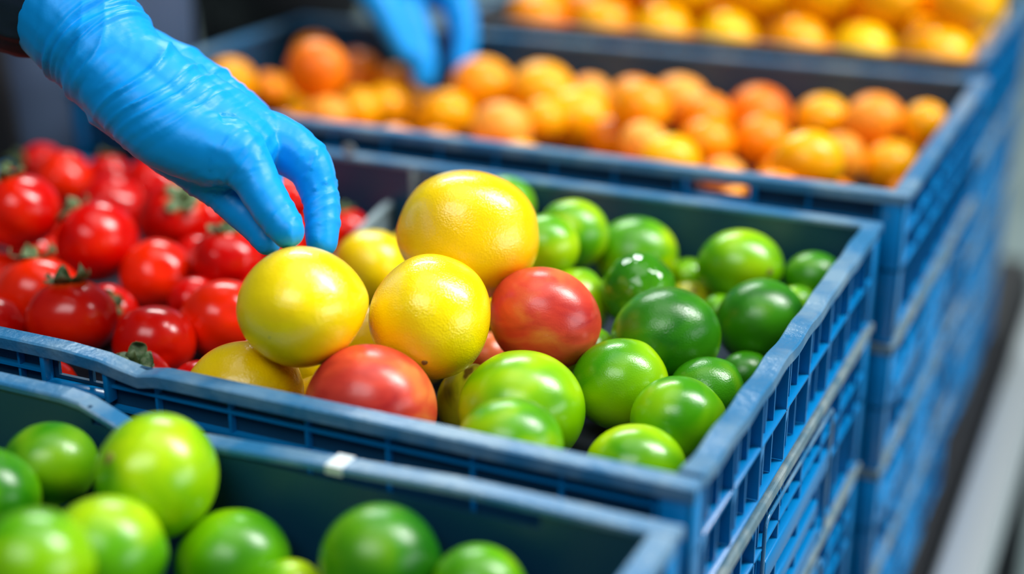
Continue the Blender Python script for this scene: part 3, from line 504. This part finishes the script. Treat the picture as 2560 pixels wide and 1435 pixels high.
def crate(x0, x1, y0, y1, zt, h, label, group=None, rimmat='rim', front_holes=(), detail=2, panel=False, rimz=None, lower=False, wallmat='plastic_dark', dips=()):
    """open plastic crate; outer edge of the rim at x0..x1,y0..y1, rim top at zt, height h"""
    root = empty('plastic_crate', (0, 0, 0))
    root.location = ((x0+x1)/2, (y0+y1)/2, zt-h)
    ox, oy, oz = root.location
    tag(root, label, 'crate', group)
    x0 -= ox; x1 -= ox; y0 -= oy; y1 -= oy; z1 = zt-oz; z0 = 0.
    FLW = .012; IN = .0085       # rim width, wall inset
    fh = [(a-ox, b-ox, c-oz, d-oz) for a, b, c, d in front_holes]
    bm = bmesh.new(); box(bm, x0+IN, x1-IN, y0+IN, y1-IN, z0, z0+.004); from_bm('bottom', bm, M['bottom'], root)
    zt_ = z1-.002
    def cutz(nm): return [(dx0-ox, dx1-ox, z1+dz-.002) for dx0, dx1, dz in dips] if nm == 'back' else [(-9, 9, z1+dz-.002) for _, _, dz in dips if dz < -.03] if nm == 'left' else []
    for nm, ax, c0, c1, u0, u1, hs in (('front', 'y', y0+IN, y0+IN+T, x0+IN, x1-IN, fh), ('back', 'y', y1-IN-T, y1-IN, x0+IN, x1-IN, ()),
                                   ('right', 'x', x1-IN-T, x1-IN, y0+IN+T, y1-IN-T, ()), ('left', 'x', x0+IN, x0+IN+T, y0+IN+T, y1-IN-T, ())):
        hs = list(hs)+[(max(a_, u0), min(b_, u1), zc, zt_) for a_, b_, zc in cutz(nm)]
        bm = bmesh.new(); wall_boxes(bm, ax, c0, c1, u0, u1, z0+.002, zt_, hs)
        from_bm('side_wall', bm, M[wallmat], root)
    # rim: flat flange with a short outer skirt, built as a swept frame so that its height can follow rimz
    bm = bmesh.new()
    rz = rimz or (lambda side, u: 0.)
    def rim_run(side):
        n = 2
        if rimz: n = 60
        rows = []
        for i in range(n+1):
            s = i/n
            if side in ('front', 'back'):
                u = x0 + (x1-x0)*s; c_out = y0 if side == 'front' else y1; sg = 1 if side == 'front' else -1
                mit = .0
                prof = [(c_out, z1-.007), (c_out, z1-.0008), (c_out+sg*.0012, z1), (c_out+sg*(FLW-.001), z1), (c_out+sg*FLW, z1-.001), (c_out+sg*FLW, z1-.0035), (c_out+sg*.002, z1-.0035), (c_out+sg*.002, z1-.007)]
                rows.append([bm.verts.new((u, c, z+rz(side, u+ox))) for c, z in prof])
            else:
                u = y0+.012 + (y1-y0-.024)*s; c_out = x0 if side == 'left' else x1; sg = 1 if side == 'left' else -1
                prof = [(c_out, z1-.007), (c_out, z1-.0008), (c_out+sg*.0012, z1), (c_out+sg*(FLW-.001), z1), (c_out+sg*FLW, z1-.001), (c_out+sg*FLW, z1-.0035), (c_out+sg*.002, z1-.0035), (c_out+sg*.002, z1-.007)]
                rows.append([bm.verts.new((c, u, z+rz(side, u+oy))) for c, z in prof])
        for a, b in zip(rows[:-1], rows[1:]):
            for q in range(8):
                bm.faces.new((a[q], a[(q+1)%8], b[(q+1)%8], b[q]))
        bm.faces.new(rows[0]); bm.faces.new(list(reversed(rows[-1])))
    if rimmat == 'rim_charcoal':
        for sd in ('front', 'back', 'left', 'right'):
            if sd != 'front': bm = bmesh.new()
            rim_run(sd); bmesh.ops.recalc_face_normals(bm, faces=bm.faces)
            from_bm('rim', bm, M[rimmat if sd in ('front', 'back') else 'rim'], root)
    else:
        for sd in ('front', 'back', 'left', 'right'): rim_run(sd)
        bmesh.ops.recalc_face_normals(bm, faces=bm.faces); from_bm('rim', bm, M[rimmat], root)
    # corner posts
    for sx in (0, 1):
        for sy in (0, 1):
            bm = bmesh.new(); z1_ = z1; z1 = z1-.037 if (sx == 0 and any(q[2] < -.03 for q in dips)) else z1
            xa = x0+.0015 if sx == 0 else x1-.017; ya = y0+.0015 if sy == 0 else y1-.017
            box(bm, xa, xa+.0155, ya if sy == 0 else ya+.0135, ya+.002 if sy == 0 else ya+.0155, z0+.003, z1-.004)
            xx = xa if sx == 0 else xa+.0135
            box(bm, xx, xx+.002, ya, ya+.0155, z0+.003, z1-.004)
            box(bm, xa, xa+.0155, ya, ya+.0155, z0, z0+.004)
            if h > .09: box(bm, xa, xa+.0155, ya, ya+.0155, z0+h*.48, z0+h*.48+.003)
            z1 = z1_
            bevel(from_bm('corner_post', bm, M['plastic'], root), .0006, 1)
    # right side (+x) ribs: verticals, ledges and gussets
    bm = bmesh.new(); xw = x1-IN-.0003; xo = x1-.0015
    n = int((y1-y0-.03)/.0165)
    for i in range(n+1):
        y = y0+.02 + i*(y1-y0-.04)/n
        big = i % 3 == 0
        box(bm, xw, xo if big else xo-.0028, y-.0007, y+.0007, z0+.006, z1-.005)
        if big and detail > 1:
            prism(bm, [(y, z0+h*.50), (y+.013, z0+h*.50), (y, z0+h*.50-.016)], 'x', xw, xo-.001)
            prism(bm, [(y+.001, z0+h*.93), (y-.007, z0+h*.93), (y+.001, z0+h*.80)], 'x', xw, xo-.001)
    from_bm('vertical_ribs', bm, M['plastic'], root)
    bm = bmesh.new()
    for zz in ((.50, .06) if h < .09 else (.70, .48, .06)):
        box(bm, xw, xo, y0+.006, y1-.006, z0+h*zz-.0009, z0+h*zz+.0009)
    bevel(from_bm('ledge', bm, M['plastic'], root), .0005, 1)
    if panel:
        # smooth raised bands and a rounded handle frame on the right side
        bm = bmesh.new()
        for (ya, yb, za, zb) in ((y0+.14, y1-.115, .46, .60), (y0+.16, y1-.135, .26, .36), (y0+.03, y0+.125, .40, .60), (y0+.10, y1-.13, .04, .16)):
            box(bm, xw, xo+.0012, ya, yb, z0+h*za, z0+h*zb)
        bevel(from_bm('smooth_band', bm, M['plastic'], root), .0012, 2)
        bm = bmesh.new()
        ya, yb, za, zb, r = y0+.135, y1-.11, z0+h*.02, z0+h*.86, .008
        pts = []
        for cx, cz, a0 in ((yb-r, zb-r, 0), (ya+r, zb-r, 90), (ya+r, za+r, 180), (yb-r, za+r, 270)):
            for q in range(5):
                a = math.radians(a0+q*22.5); pts.append((xo+.0005, cx+r*math.cos(a), cz+r*math.sin(a)))
        pts.append(pts[0])
        tube(bm, pts, .0012, 6, caps=False)
        from_bm('handle_frame', bm, M['rim'], root, smooth=True)
    # front (-y) ribs
    if detail:
        bm = bmesh.new(); yw = y0+IN+.0003; yo = y0+.0025
        nn = int((x1-x0)/.048)
        for i in range(nn+1):
            x = x0+.02+i*(x1-x0-.04)/nn
            if any(a_-.004 < x < b_+.004 for a_, b_, _, _ in fh): continue
            box(bm, x-.0008, x+.0008, yo+.002, yw, z0+.006, z1-.0035)
        for zz in (.80, .62, .3, .06): 
            cuts = [(x0+.006, x1-.006)]
            if fh and z0+h*zz > min(q[2] for q in fh)-.002:
                a_ = min(q[0] for q in fh)-.004; b_ = max(q[1] for q in fh)+.004
                cuts = [(x0+.006, a_), (b_, x1-.006)]
            for a_, b_ in cuts: box(bm, a_, b_, yo+.0015, yw, z0+h*zz-.0008, z0+h*zz+.0008)
        from_bm('front_ribs', bm, M['plastic'], root)
    if fh:
        bm = bmesh.new()
        a_ = min(q[0] for q in fh)-.004; b_ = max(q[1] for q in fh)+.004; c_ = min(q[2] for q in fh)-.003
        box(bm, a_-.002, a_+.001, y0+.001, y0+IN, c_-.004, z1-.003); box(bm, b_-.001, b_+.002, y0+.001, y0+IN, c_-.004, z1-.003)
        box(bm, a_, b_, y0+.001, y0+IN, c_-.002, c_+.001)
        bevel(from_bm('handle_frame', bm, M['plastic'], root), .0008, 2)
        root['n'] = 0; del root['n']
    return root

BZ = -.392
def stack(x0, x1, y0, y1, zt, hs, names, **kw):
    z = zt
    out = []
    for i, (h, lab) in enumerate(zip(hs, names)):
        out.append(crate(x0, x1, y0, y1, z, h-.0006, lab, 'blue plastic crates', detail=2 if i < 2 else 1, **(kw if i == 0 else dict(rimmat='rim_grey', panel=(i >= 1)))))
        z -= h
    return out

def main_rim(side, X):
    if side == 'front':
        z = 0.
        if X < -.30: z = .0035*min(1, (-.30-X)/.05)
        if -.318 < X < -.287: z -= .0028*math.sin((X+.318)/.031*math.pi)
        return z
    if side == 'left': return -.036
    if side == 'back':
        return -.036*min(1, max(0, (-.545-X)/.03))
    if side == 'right':
        return .0008*math.sin(X*130) + .0011*max(0, math.sin(X*47+1))**4
    return 0.
def front_rim(side, X):
    if side != 'back': return 0.
    if X < -.315: return .001
    if X < -.285: return .001 - .011*(X+.315)/.03
    if X < -.10: return -.010*(1-(X+.285)/.185)
    return 0.
hz = (.072, .1067, .1067, .1066)
C_main = stack(-.72, 0, 0, .40, 0, hz, ['long blue crate of tomatoes, lemons and limes, top of the middle stack', 'blue crate directly under the tomato and lime crate', 'blue crate third from the top in the middle stack', 'lowest blue crate of the middle stack'],
      rimz=main_rim, dips=((-.80, -.56, -.036),), front_holes=((-.359, -.3387, -.0165, -.0078), (-.336, -.3265, -.0165, -.0078)))[0]
h_ = (.0135-.1095-BZ)/3
C_org = stack(-.70, .011, .42, .80, .0135, (.1095, h_, h_, h_), ['blue crate of oranges behind the lime crate, top of its stack', 'blue crate directly under the orange crate', 'blue crate third from the top in the orange stack', 'lowest blue crate of the orange stack'],
      front_holes=((-.141, -.100, -.0035, .0095),))[0]
h_ = (.020-.108-BZ)/3
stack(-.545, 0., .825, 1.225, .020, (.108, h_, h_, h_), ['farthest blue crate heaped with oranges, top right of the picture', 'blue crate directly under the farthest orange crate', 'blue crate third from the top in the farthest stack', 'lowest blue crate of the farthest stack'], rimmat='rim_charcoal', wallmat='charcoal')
h_ = (-.006-.100-BZ)/3
C_front = stack(-.72, 0.002, -.42, -.02, -.006, (.100, h_, h_, h_), ['nearest blue crate holding green limes, bottom of the picture', 'blue crate directly under the nearest lime crate', 'blue crate third from the top in the nearest stack', 'lowest blue crate of the nearest stack'],
      rimz=front_rim, dips=((-.305, -.06, -.0095),))[0]

# divider between tomatoes and lemons, its slot on the back wall, small marks
def world_part(name, bm, mat, parent, smooth=False):
    o = from_bm(name, bm, mat, parent, smooth)
    for v in o.data.vertices: v.co -= parent.location
    return o
A = Vector((-.290, .0115, 0)); B = Vector((-.367, .3885, 0)); d = (B-A).normalized(); nrm = Vector((d.y, -d.x, 0))
bm = bmesh.new()
vs = []
for p in (A, B):
    zt_ = -.030
    for off, z in ((-.0008, -.067), (-.0008, zt_), (.0008, zt_), (.0008, -.067)): vs.append(bm.verts.new(p + nrm*off + Vector((0, 0, z))))
for i in range(4): bm.faces.new((vs[i], vs[(i+1)%4], vs[4+(i+1)%4], vs[4+i]))
bm.faces.new(vs[0:4]); bm.faces.new(vs[7:3:-1])
world_part('divider_panel', bm, M['grey_plastic'], C_main)
bm = bmesh.new(); tube(bm, [B-d*.12+Vector((0, 0, -.031)), B-d*.012+Vector((0, 0, -.031)), B-d*.003+Vector((0, 0, -.034)), B+Vector((0, 0, -.044))], .0032, 8)
world_part('divider_edge', bm, M['grey_plastic'], C_main, True)
bm = bmesh.new(); p = onY(1033, 400, .3885)
box(bm, p.x-.0022, p.x+.0022, .3868, .3895, -.06, -.004)
tube(bm, [(p.x, .388, -.008), (p.x+.012, .388, -.009), (p.x+.017, .388, -.013), (p.x+.019, .388, -.026)], .0012, 6)
bevel(world_part('divider_slot', bm, M['grey_plastic'], C_main), .0004, 1)
bm = bmesh.new(); p = onY(872, 375, .3885)
bmesh.ops.create_uvsphere(bm, u_segments=16, v_segments=8, radius=.0055)
for v in bm.verts: v.co = Vector((v.co.x, v.co.y*.25, v.co.z*.85)) + Vector((p.x, .3885, p.z))
world_part('drain_plug', bm, M['grey_plastic'], C_main, True)  # small round grey sticker on the back wall
# tape remnant on the rim of the nearest crate
bm = bmesh.new(); p = onY(850, 1130, -.026)
tp = front_rim('back', p.x) - .006
box(bm, p.x-.0045, p.x+.0045, -.0322, -.0198, tp-.0002, tp+.0004); box(bm, p.x-.0045, p.x+.0045, -.0324, -.0319, tp-.004, tp+.0003)
world_part('tape_remnant', bm, M['tape'], C_front)
# leaf scraps lying between the two crates, on the rib ledge of the nearest crate
# ---------------------------------------------------------------- conveyor, floor, wall
bm = bmesh.new(); box(bm, -1.0, .012, -.75, 3.2, -.445, BZ-.0005)
conv = empty('conveyor', (0, 0, -.98)); tag(conv, 'dark belt conveyor carrying the four crate stacks, with steel side rail', 'conveyor')
def cpart(name, bm, mat, b=0):
    o = from_bm(name, bm, mat, conv)
    for v in o.data.vertices: v.co.z += .98
    if b: bevel(o, b, 3)
    return o
bm = bmesh.new(); box(bm, -.695, .014, -.75, 1.5, -.41, BZ-.0002); cpart('belt', bm, M['belt'])
bm = bmesh.new(); box(bm, -.695, .022, -.75, 1.5, -.50, -.41); cpart('frame', bm, M['frame'])
bm = bmesh.new(); box(bm, .030, .070, -.75, 1.5, -.48, -.400); cpart('side_rail', bm, M['metal'], .006)
for sx in (-.665, .045):
    for sy in (-.7, .35, 1.4):
        bm = bmesh.new(); box(bm, sx-.02, sx+.02, sy-.02, sy+.02, -.98, -.48); cpart('leg', bm, M['frame'], .002)
bm = bmesh.new(); box(bm, -7, 5, -3, 7, -1.03, -.98); o = from_bm('floor', bm, M['floor']); tag(o, kind='structure')
bm = bmesh.new(); box(bm, -7, 5, 6.9, 7, -.98, 3); o = from_bm('wall_back', bm, M['wallm']); tag(o, kind='structure')
bm = bmesh.new(); box(bm, -7.1, -7, -3, 7, -.98, 3); o = from_bm('wall_left', bm, M['wallm']); tag(o, kind='structure')

# ---------------------------------------------------------------- people
def chain_mesh(chains, voxel, smooth_it=6):
    """union of tapered round limbs -> one continuous mesh (world coordinates)"""
    bm = bmesh.new()
    for ch in chains:
        pts = ch
        for (p, r), (q, s) in zip(pts[:-1], pts[1:]):
            n = max(2, int((q-p).length/(min(r, s)*.35)))
            for i in range(n+1):
                t = i/n; c = p.lerp(q, t); rr = r+(s-r)*t
                bmesh.ops.create_icosphere(bm, subdivisions=3 if rr > .02 else 2, radius=rr, matrix=Matrix.Translation(c))
    me = bpy.data.meshes.new('tmp'); bm.to_mesh(me); bm.free()
    o = bpy.data.objects.new('tmp', me); COL.objects.link(o)
    m = o.modifiers.new('r', 'REMESH'); m.mode = 'VOXEL'; m.voxel_size = voxel; m.adaptivity = 0
    m = o.modifiers.new('s', 'SMOOTH'); m.factor = .6; m.iterations = smooth_it
    bpy.context.view_layer.update()
    dg = bpy.context.evaluated_depsgraph_get()
    out = bpy.data.meshes.new_from_object(o.evaluated_get(dg))
    bpy.data.objects.remove(o); bpy.data.meshes.remove(me)
    return out

def spline(pts, n=5):
    """Catmull-Rom through (Vector, r)"""
    out = []
    P = [pts[0]] + list(pts) + [pts[-1]]
    for i in range(1, len(P)-2):
        for k in range(n):
            t = k/n
            def cr(a, b, c, d): return .5*((2*b) + (c-a)*t + (2*a-5*b+4*c-d)*t*t + (-a+3*b-3*c+d)*t**3)
            out.append((cr(P[i-1][0], P[i][0], P[i+1][0], P[i+2][0]), cr(P[i-1][1], P[i][1], P[i+1][1], P[i+2][1])))
    out.append(pts[-1]); return out

def px_chain(lst, s=1.0):
    return spline([(W(x, y, t), r*t/FP*s) for x, y, t, r in lst])

def wrinkle(me, axes, amp, freq, seed, bunch=None, palm=()):
    """folds across the limb axis: axes = list of polylines [(Vector, r)]"""
    n = len(me.vertices)
    co = np.empty(n*3, np.float32); me.vertices.foreach_get('co', co); co = co.reshape(-1, 3).astype(float)
    no = np.empty(n*3, np.float32); me.vertex_normals.foreach_get('vector', no) if hasattr(me, 'vertex_normals') else None
    no = no.reshape(-1, 3).astype(float)
    best = np.full(n, 1e9); S = np.zeros(n); ID = np.zeros(n); DX = np.zeros((n, 3)); FR = np.zeros(n); RR = np.zeros(n)
    for k, ax in enumerate(axes):
        tot = sum((b[0]-a[0]).length for a, b in zip(ax[:-1], ax[1:])); acc = 0
        for (p, r), (q, s) in zip(ax[:-1], ax[1:]):
            P = np.array(p); d = np.array(q)-P; L2 = max(d@d, 1e-12)
            t = np.clip(((co-P)@d)/L2, 0, 1); C = P+t[:, None]*d
            dist = np.linalg.norm(co-C, axis=1) - (r+(s-r)*t)
            m = dist < best
            best[m] = dist[m]; S[m] = acc+t[m]*math.sqrt(L2); ID[m] = k; DX[m] = (co-C)[m]; FR[m] = (acc+t[m]*math.sqrt(L2))/tot; RR[m] = (r+(s-r)*t)[m]
            acc += math.sqrt(L2)
    disp = np.zeros(n)
    PD = (axes[0][-1][0]-axes[0][0][0]).normalized() if palm else None; P0 = axes[0][0][0]
    pset = set(palm)
    for i in range(n):
        x, y, z = co[i]; s = S[i]
        big = min(1, max(0, (RR[i]-.012)/.008))
        f = freq*(1.7-.7*big); a_ = amp*(.40+.60*big)
        w = noise.noise(Vector((x*11+seed, y*11, z*11)))
        if ID[i] in pset: s = (Vector((x, y, z))-P0).dot(PD)
        u = s*f + w*3.0 + x*f*.35
        a = noise.noise(Vector((u, x*4+seed, z*7-y*4)))
        b = noise.noise(Vector((u*1.9+4, x*18+seed, z*22-y*14)))
        mask = min(1.2, .42+1.2*max(0, noise.noise(Vector((x*24, y*24+seed, z*24)))+.3))
        disp[i] = a_*mask*(.8*(1-min(1, abs(a)*3.4))**1.3 + .18*(1-min(1, abs(b)*3.4)) + .5*a - .3)
        if bunch:
            if ID[i] == 0: disp[i] *= .3+.7*min(1, max(0, (S[i]-.05)/.02))
            for s0, wd, am in bunch:
                if ID[i] in (0,):
                    g = math.exp(-((s-s0)/wd)**2)
                    if g > .02: disp[i] += am*g*noise.noise(Vector((s*260, x*22, y*22+z*22)))
    co += no*disp[:, None]
    me.vertices.foreach_set('co', co.astype(np.float32).ravel()); me.update()

def set_origin(me, loc):
    for v in me.vertices: v.co -= loc

# --- worker one
shoulder = Vector((-.80, .38, .42))
worker = empty('person', (-.86, .58, -.98))
tag(worker, 'person in dark navy clothes and slate apron picking a lemon with a blue gloved hand', 'person')
wl = worker.location.copy()
# glove
fore = px_chain([(120, -20, .835, 148), (215, 80, .83, 146), (290, 168, .825, 138), (350, 225, .82, 130)])
idx_m = px_chain([(300, 205, .815, 112), (400, 305, .805, 108), (500, 362, .80, 98), (592, 392, .795, 80)])
idx = px_chain([(560, 365, .80, 84), (618, 412, .795, 68), (652, 475, .79, 58), (690, 535, .782, 54), (720, 578, .776, 47)])
mid_m = px_chain([(330, 175, .83, 105), (430, 245, .83, 108), (540, 310, .825, 104), (640, 350, .822, 84)])
back = px_chain([(340, 190, .82, 118), (440, 280, .815, 118), (530, 335, .812, 108), (610, 370, .81, 86)])
mid = px_chain([(620, 340, .825, 84), (700, 362, .825, 74), (768, 408, .822, 62), (798, 480, .82, 51), (806, 545, .815, 47), (804, 605, .81, 42)])
rng_m = px_chain([(350, 150, .855, 90), (440, 200, .86, 90), (540, 262, .86, 86), (630, 325, .86, 70)])
ring = px_chain([(620, 320, .865, 62), (665, 375, .875, 48), (668, 440, .875, 40), (680, 510, .862, 35), (688, 560, .85, 31)])
pin_m = px_chain([(350, 160, .875, 70), (450, 220, .885, 64), (540, 290, .89, 55), (600, 345, .89, 46)])
pinky = px_chain([(590, 340, .89, 48), (630, 400, .90, 38), (640, 460, .895, 31), (655, 520, .885, 28), (665, 550, .875, 26)])
thumb = px_chain([(290, 260, .82, 82), (390, 345, .822, 72), (470, 412, .82, 62), (545, 470, .815, 54), (610, 535, .808, 46), (652, 578, .80, 42), (668, 604, .796, 37)])
chains = [fore, back, idx_m, idx, mid_m, mid, rng_m, ring, pin_m, pinky, thumb]
gm = chain_mesh(chains, .0013, 10)
wrinkle(gm, chains, .0024, 62, 3.7, bunch=[(.045, .010, .005)], palm=(0, 1, 2, 4, 6, 8))
# cut the glove open at the cuff
bm = bmesh.new(); bm.from_mesh(gm)
ax0 = (fore[6][0]-fore[0][0]).normalized(); cut = W(150, 5, .833)
bmesh.ops.bisect_plane(bm, geom=bm.verts[:]+bm.edges[:]+bm.faces[:], plane_co=cut, plane_no=-ax0, clear_outer=True)
bm.to_mesh(gm); bm.free()
set_origin(gm, wl)
glove = link_mesh('glove', gm, M['glove'], worker, smooth=True)
glove['label'] = 'blue nitrile glove, index and middle fingertips on the lemon'
m = glove.modifiers.new('solid', 'SOLIDIFY'); m.thickness = .0008; m.offset = -1
# sleeve: cuff + arm to the shoulder
elbow = W(-260, -300, .93)
cuffc = [(W(170, 25, .834), .0285), (W(120, -20, .836), .031), (W(40, -80, .845), .037), (W(-80, -170, .88), .044), (elbow, .050), (elbow.lerp(shoulder, .5), .058), (shoulder, .07)]
# torso with legs, one continuous body
O_ = Vector((-.895, .600, 0))
def bp(dx, dy, z): return O_ + Vector((dx, dy, z))
body_ch = [cuffc,
  [(shoulder, .065), (bp(.05, -.06, .43), .08), (bp(0, 0, .42), .09), (bp(-.10, .13, .42), .08)],
  [(bp(-.10, .13, .42), .07), (bp(-.15, .15, .15), .055), (bp(-.13, .10, -.08), .045)],
  [(bp(0, 0, .40), .11), (bp(0, 0, .15), .11), (bp(0, 0, -.02), .115)],
  [(bp(.035, -.04, .38), .10), (bp(.03, -.035, .15), .095), (bp(.03, -.04, -.04), .105)],
  [(bp(-.05, .06, .38), .10), (bp(-.04, .05, .15), .095), (bp(-.04, .05, -.04), .105)],
  [(bp(.035, -.04, -.06), .09), (bp(.03, -.04, -.45), .07), (bp(.02, -.03, -.86), .05), (bp(.02, -.03, -.93), .045), (bp(.07, -.09, -.942), .036)],
  [(bp(-.06, .08, -.06), .09), (bp(-.07, .09, -.45), .07), (bp(-.08, .10, -.86), .05), (bp(-.08, .10, -.93), .045), (bp(-.03, .04, -.942), .036)],
  [(bp(0, 0, .46), .055), (bp(.02, -.02, .55), .05)]]
jm = chain_mesh(body_ch, .007, 4)
wrinkle(jm, [cuffc], .007, 55, 1.3)
set_origin(jm, wl)
body = link_mesh('body', jm, M['jacket'], worker, smooth=True)
# puffy elastic cuff of the sleeve next to the glove
cm = chain_mesh([spline([(W(128, 12, .836), .0290), (W(90, -15, .838), .0365), (W(60, -40, .84), .041), (W(0, -90, .85), .045), (W(-90, -160, .87), .047)])], .0018, 6)
wrinkle(cm, [[(W(105, -5, .836), .036), (W(-90, -160, .87), .05)]], .0035, 10, 8.1)
n = len(cm.vertices)
axd = (W(-90, -160, .87)-W(105, -5, .836)).normalized(); a0 = W(105, -5, .836); o1 = axd.orthogonal().normalized(); o2 = axd.cross(o1)
for v in cm.vertices:          # lengthwise gathers
    q = v.co-a0; s = q.dot(axd); rad = q-axd*s; an = math.atan2(rad.dot(o2), rad.dot(o1))
    if rad.length > 1e-4:
        v.co += rad.normalized()*.0016*(math.sin(an*17+math.sin(s*60)*1.2)+.6*math.sin(an*29+2))*min(1, max(0, s/.02))
set_origin(cm, wl)
link_mesh('sleeve_cuff', cm, M['jacket'], worker, smooth=True)
# apron panels and strap on the torso
def sheet(name, pts_fn, nu, nv, mat, parent, th=.003):
    bm = bmesh.new(); g = [[bm.verts.new(pts_fn(i/nu, j/nv)) for j in range(nv+1)] for i in range(nu+1)]
    for i in range(nu):
        for j in range(nv): bm.faces.new((g[i][j], g[i+1][j], g[i+1][j+1], g[i][j+1]))
    for v in bm.verts: v.co -= parent.location
    o = from_bm(name, bm, mat, parent, smooth=True); m = o.modifiers.new('s', 'SOLIDIFY'); m.thickness = th; return o
fdir = Vector((.60, -.80, 0)).normalized(); sdir = Vector((.80, .60, 0))
def apron_pt(u, v):
    a = (u-.5)*2.6; r = .150 + .005*math.sin(u*26+v*3) + .012*(1-v)
    return O_ + fdir*r*math.cos(a) + sdir*r*math.sin(a) + Vector((0, 0, .30 - .85*v))
sheet('apron', apron_pt, 40, 30, M['apron'], worker)
def strap_pt(u, v):
    a = -.25+.22*u + .30*(v-.4); r = .160 + .012*(1-v)
    return O_ + fdir*r*math.cos(a) + sdir*r*math.sin(a) + Vector((0, 0, .30-.85*v))
sheet('apron_strap', strap_pt, 4, 30, M['strap'], worker, .004)

# --- worker two: only a gloved hand and dark clothes show
w2 = empty('person', (-1.25, 1.55, -.98)); tag(w2, 'blurred person in black behind the orange crates reaching in with a blue gloved hand', 'person')
w2l = w2.location.copy()
g2 = [px_chain([(860, -210, 1.50, 112), (940, -130, 1.48, 108), (1010, -75, 1.47, 98)]),
      px_chain([(950, -70, 1.47, 86), (985, 0, 1.465, 64), (1030, 75, 1.46, 50), (1055, 140, 1.455, 40), (1060, 196, 1.45, 33)]),
      px_chain([(1040, -100, 1.48, 86), (1112, -40, 1.475, 56), (1150, 30, 1.47, 40), (1162, 100, 1.465, 34), (1150, 168, 1.46, 30)]),
      px_chain([(1020, -100, 1.50, 76), (1080, -60, 1.51, 44), (1100, -25, 1.52, 34), (1090, 5, 1.52, 28)]),
      px_chain([(1000, -100, 1.50, 66), (1040, -65, 1.52, 40), (1055, -30, 1.53, 30), (1045, 5, 1.53, 26)]),
      px_chain([(890, -110, 1.46, 56), (940, -10, 1.445, 44), (980, 70, 1.44, 34), (1012, 130, 1.44, 28)])]
gm2 = chain_mesh(g2, .0028, 5)
wrinkle(gm2, g2, .002, 90, 5.5)
set_origin(gm2, w2l)
glove2 = link_mesh('glove', gm2, M['glove'], w2, smooth=True)
glove2['label'] = 'blurred blue glove with fingertips down on the oranges'
sh2 = Vector((-1.02, 1.36, .40)); el2 = W(640, -560, 1.72)
b2 = [[(W(905, -165, 1.495), .046), (W(820, -260, 1.52), .052), (el2, .055), (sh2, .07)],
  [(sh2, .075), (Vector((-1.2, 1.5, .42)), .10), (Vector((-1.42, 1.66, .40)), .08)],
  [(Vector((-1.42, 1.66, .40)), .07), (Vector((-1.45, 1.6, .1)), .055), (Vector((-1.38, 1.50, -.1)), .05)],
  [(Vector((-1.25, 1.55, .36)), .14), (Vector((-1.25, 1.55, .1)), .13), (Vector((-1.25, 1.55, -.05)), .15)],
  [(Vector((-1.13, 1.46, .34)), .12), (Vector((-1.15, 1.48, .1)), .11), (Vector((-1.14, 1.47, -.05)), .13)],
  [(Vector((-1.36, 1.64, .34)), .12), (Vector((-1.34, 1.62, .1)), .11), (Vector((-1.35, 1.63, -.05)), .13)],
  [(Vector((-1.15, 1.48, -.06)), .11), (Vector((-1.15, 1.48, -.5)), .08), (Vector((-1.15, 1.48, -.92)), .055)],
  [(Vector((-1.34, 1.62, -.06)), .11), (Vector((-1.34, 1.62, -.5)), .08), (Vector((-1.34, 1.62, -.92)), .055)]]
bm2 = chain_mesh(b2, .01, 4); set_origin(bm2, w2l)
link_mesh('body', bm2, M['blackcloth'], w2, smooth=True)

# ---------------------------------------------------------------- lights
def area(name, loc, target, sx, sy, power, col=(1, 1, 1)):
    L = bpy.data.lights.new(name, 'AREA'); L.shape = 'RECTANGLE'; L.size = sx; L.size_y = sy; L.energy = power; L.color = col
    o = bpy.data.objects.new(name, L); COL.objects.link(o); o.location = loc
    o.rotation_euler = (Vector(target)-Vector(loc)).to_track_quat('-Z', 'Y').to_euler()
    return o
tgt = (-.15, .25, 0)
for i in range(3):
    area('ceiling_strip_light', (.55+.34*i, .75+.10*i, 1.55), (-.15+.2*i, .25, 0), .26, 1.0, 15, (1, .985, .96))
area('overhead_panel_light', (-.25, .30, 1.75), (-.25, .30, 0), 1.3, 1.1, 8, (1, .99, .97))  # unseen soft light added overhead to weaken the hand's shadow
area('window_light', (-.1, -1.3, 1.9), (-.25, .1, 0), 1.4, .9, 22, (.95, .97, 1))  # unseen fill added behind the camera to brighten the fruit fronts
area('side_window_light', (2.2, .2, .35), (0, .3, -.2), 1.6, .9, 22, (.88, .95, 1))  # unseen fill added low on the right to brighten the crate sides

area('far_ceiling_light', (-2.2, 3.2, 2.8), (-2.6, 4.5, -1), 2.0, 1.0, 260, (.93, 1, .98))  # unseen area light added to brighten the far background
area('far_ceiling_light', (1.8, 1.2, 2.4), (1.2, .6, -1), .8, 1.6, 40, (.93, 1, .98))  # unseen area light over the floor on the right

w = bpy.data.worlds.new('world'); scene.world = w; w.use_nodes = True
bg = w.node_tree.nodes['Background']; bg.inputs['Color'].default_value = (.55, .72, .9, 1); bg.inputs['Strength'].default_value = .09

# ---------------------------------------------------------------- camera
cd = bpy.data.cameras.new('camera'); cam = bpy.data.objects.new('camera', cd); COL.objects.link(cam)
cam.matrix_world = Matrix((( RT.x, UP.x, -FW.x, CAM.x), (RT.y, UP.y, -FW.y, CAM.y), (RT.z, UP.z, -FW.z, CAM.z), (0, 0, 0, 1)))
cd.sensor_width = 36; cd.lens = FP*36/2560; cd.clip_start = .01; cd.clip_end = 60
cd.dof.use_dof = True; cd.dof.focus_distance = .80; cd.dof.aperture_fstop = 2.0; cd.dof.aperture_blades = 0
scene.camera = cam
scene.view_settings.view_transform = 'Standard'; scene.view_settings.look = 'None'
scene.view_settings.exposure = .07; scene.view_settings.gamma = 1; scene.view_settings.use_curve_mapping = False
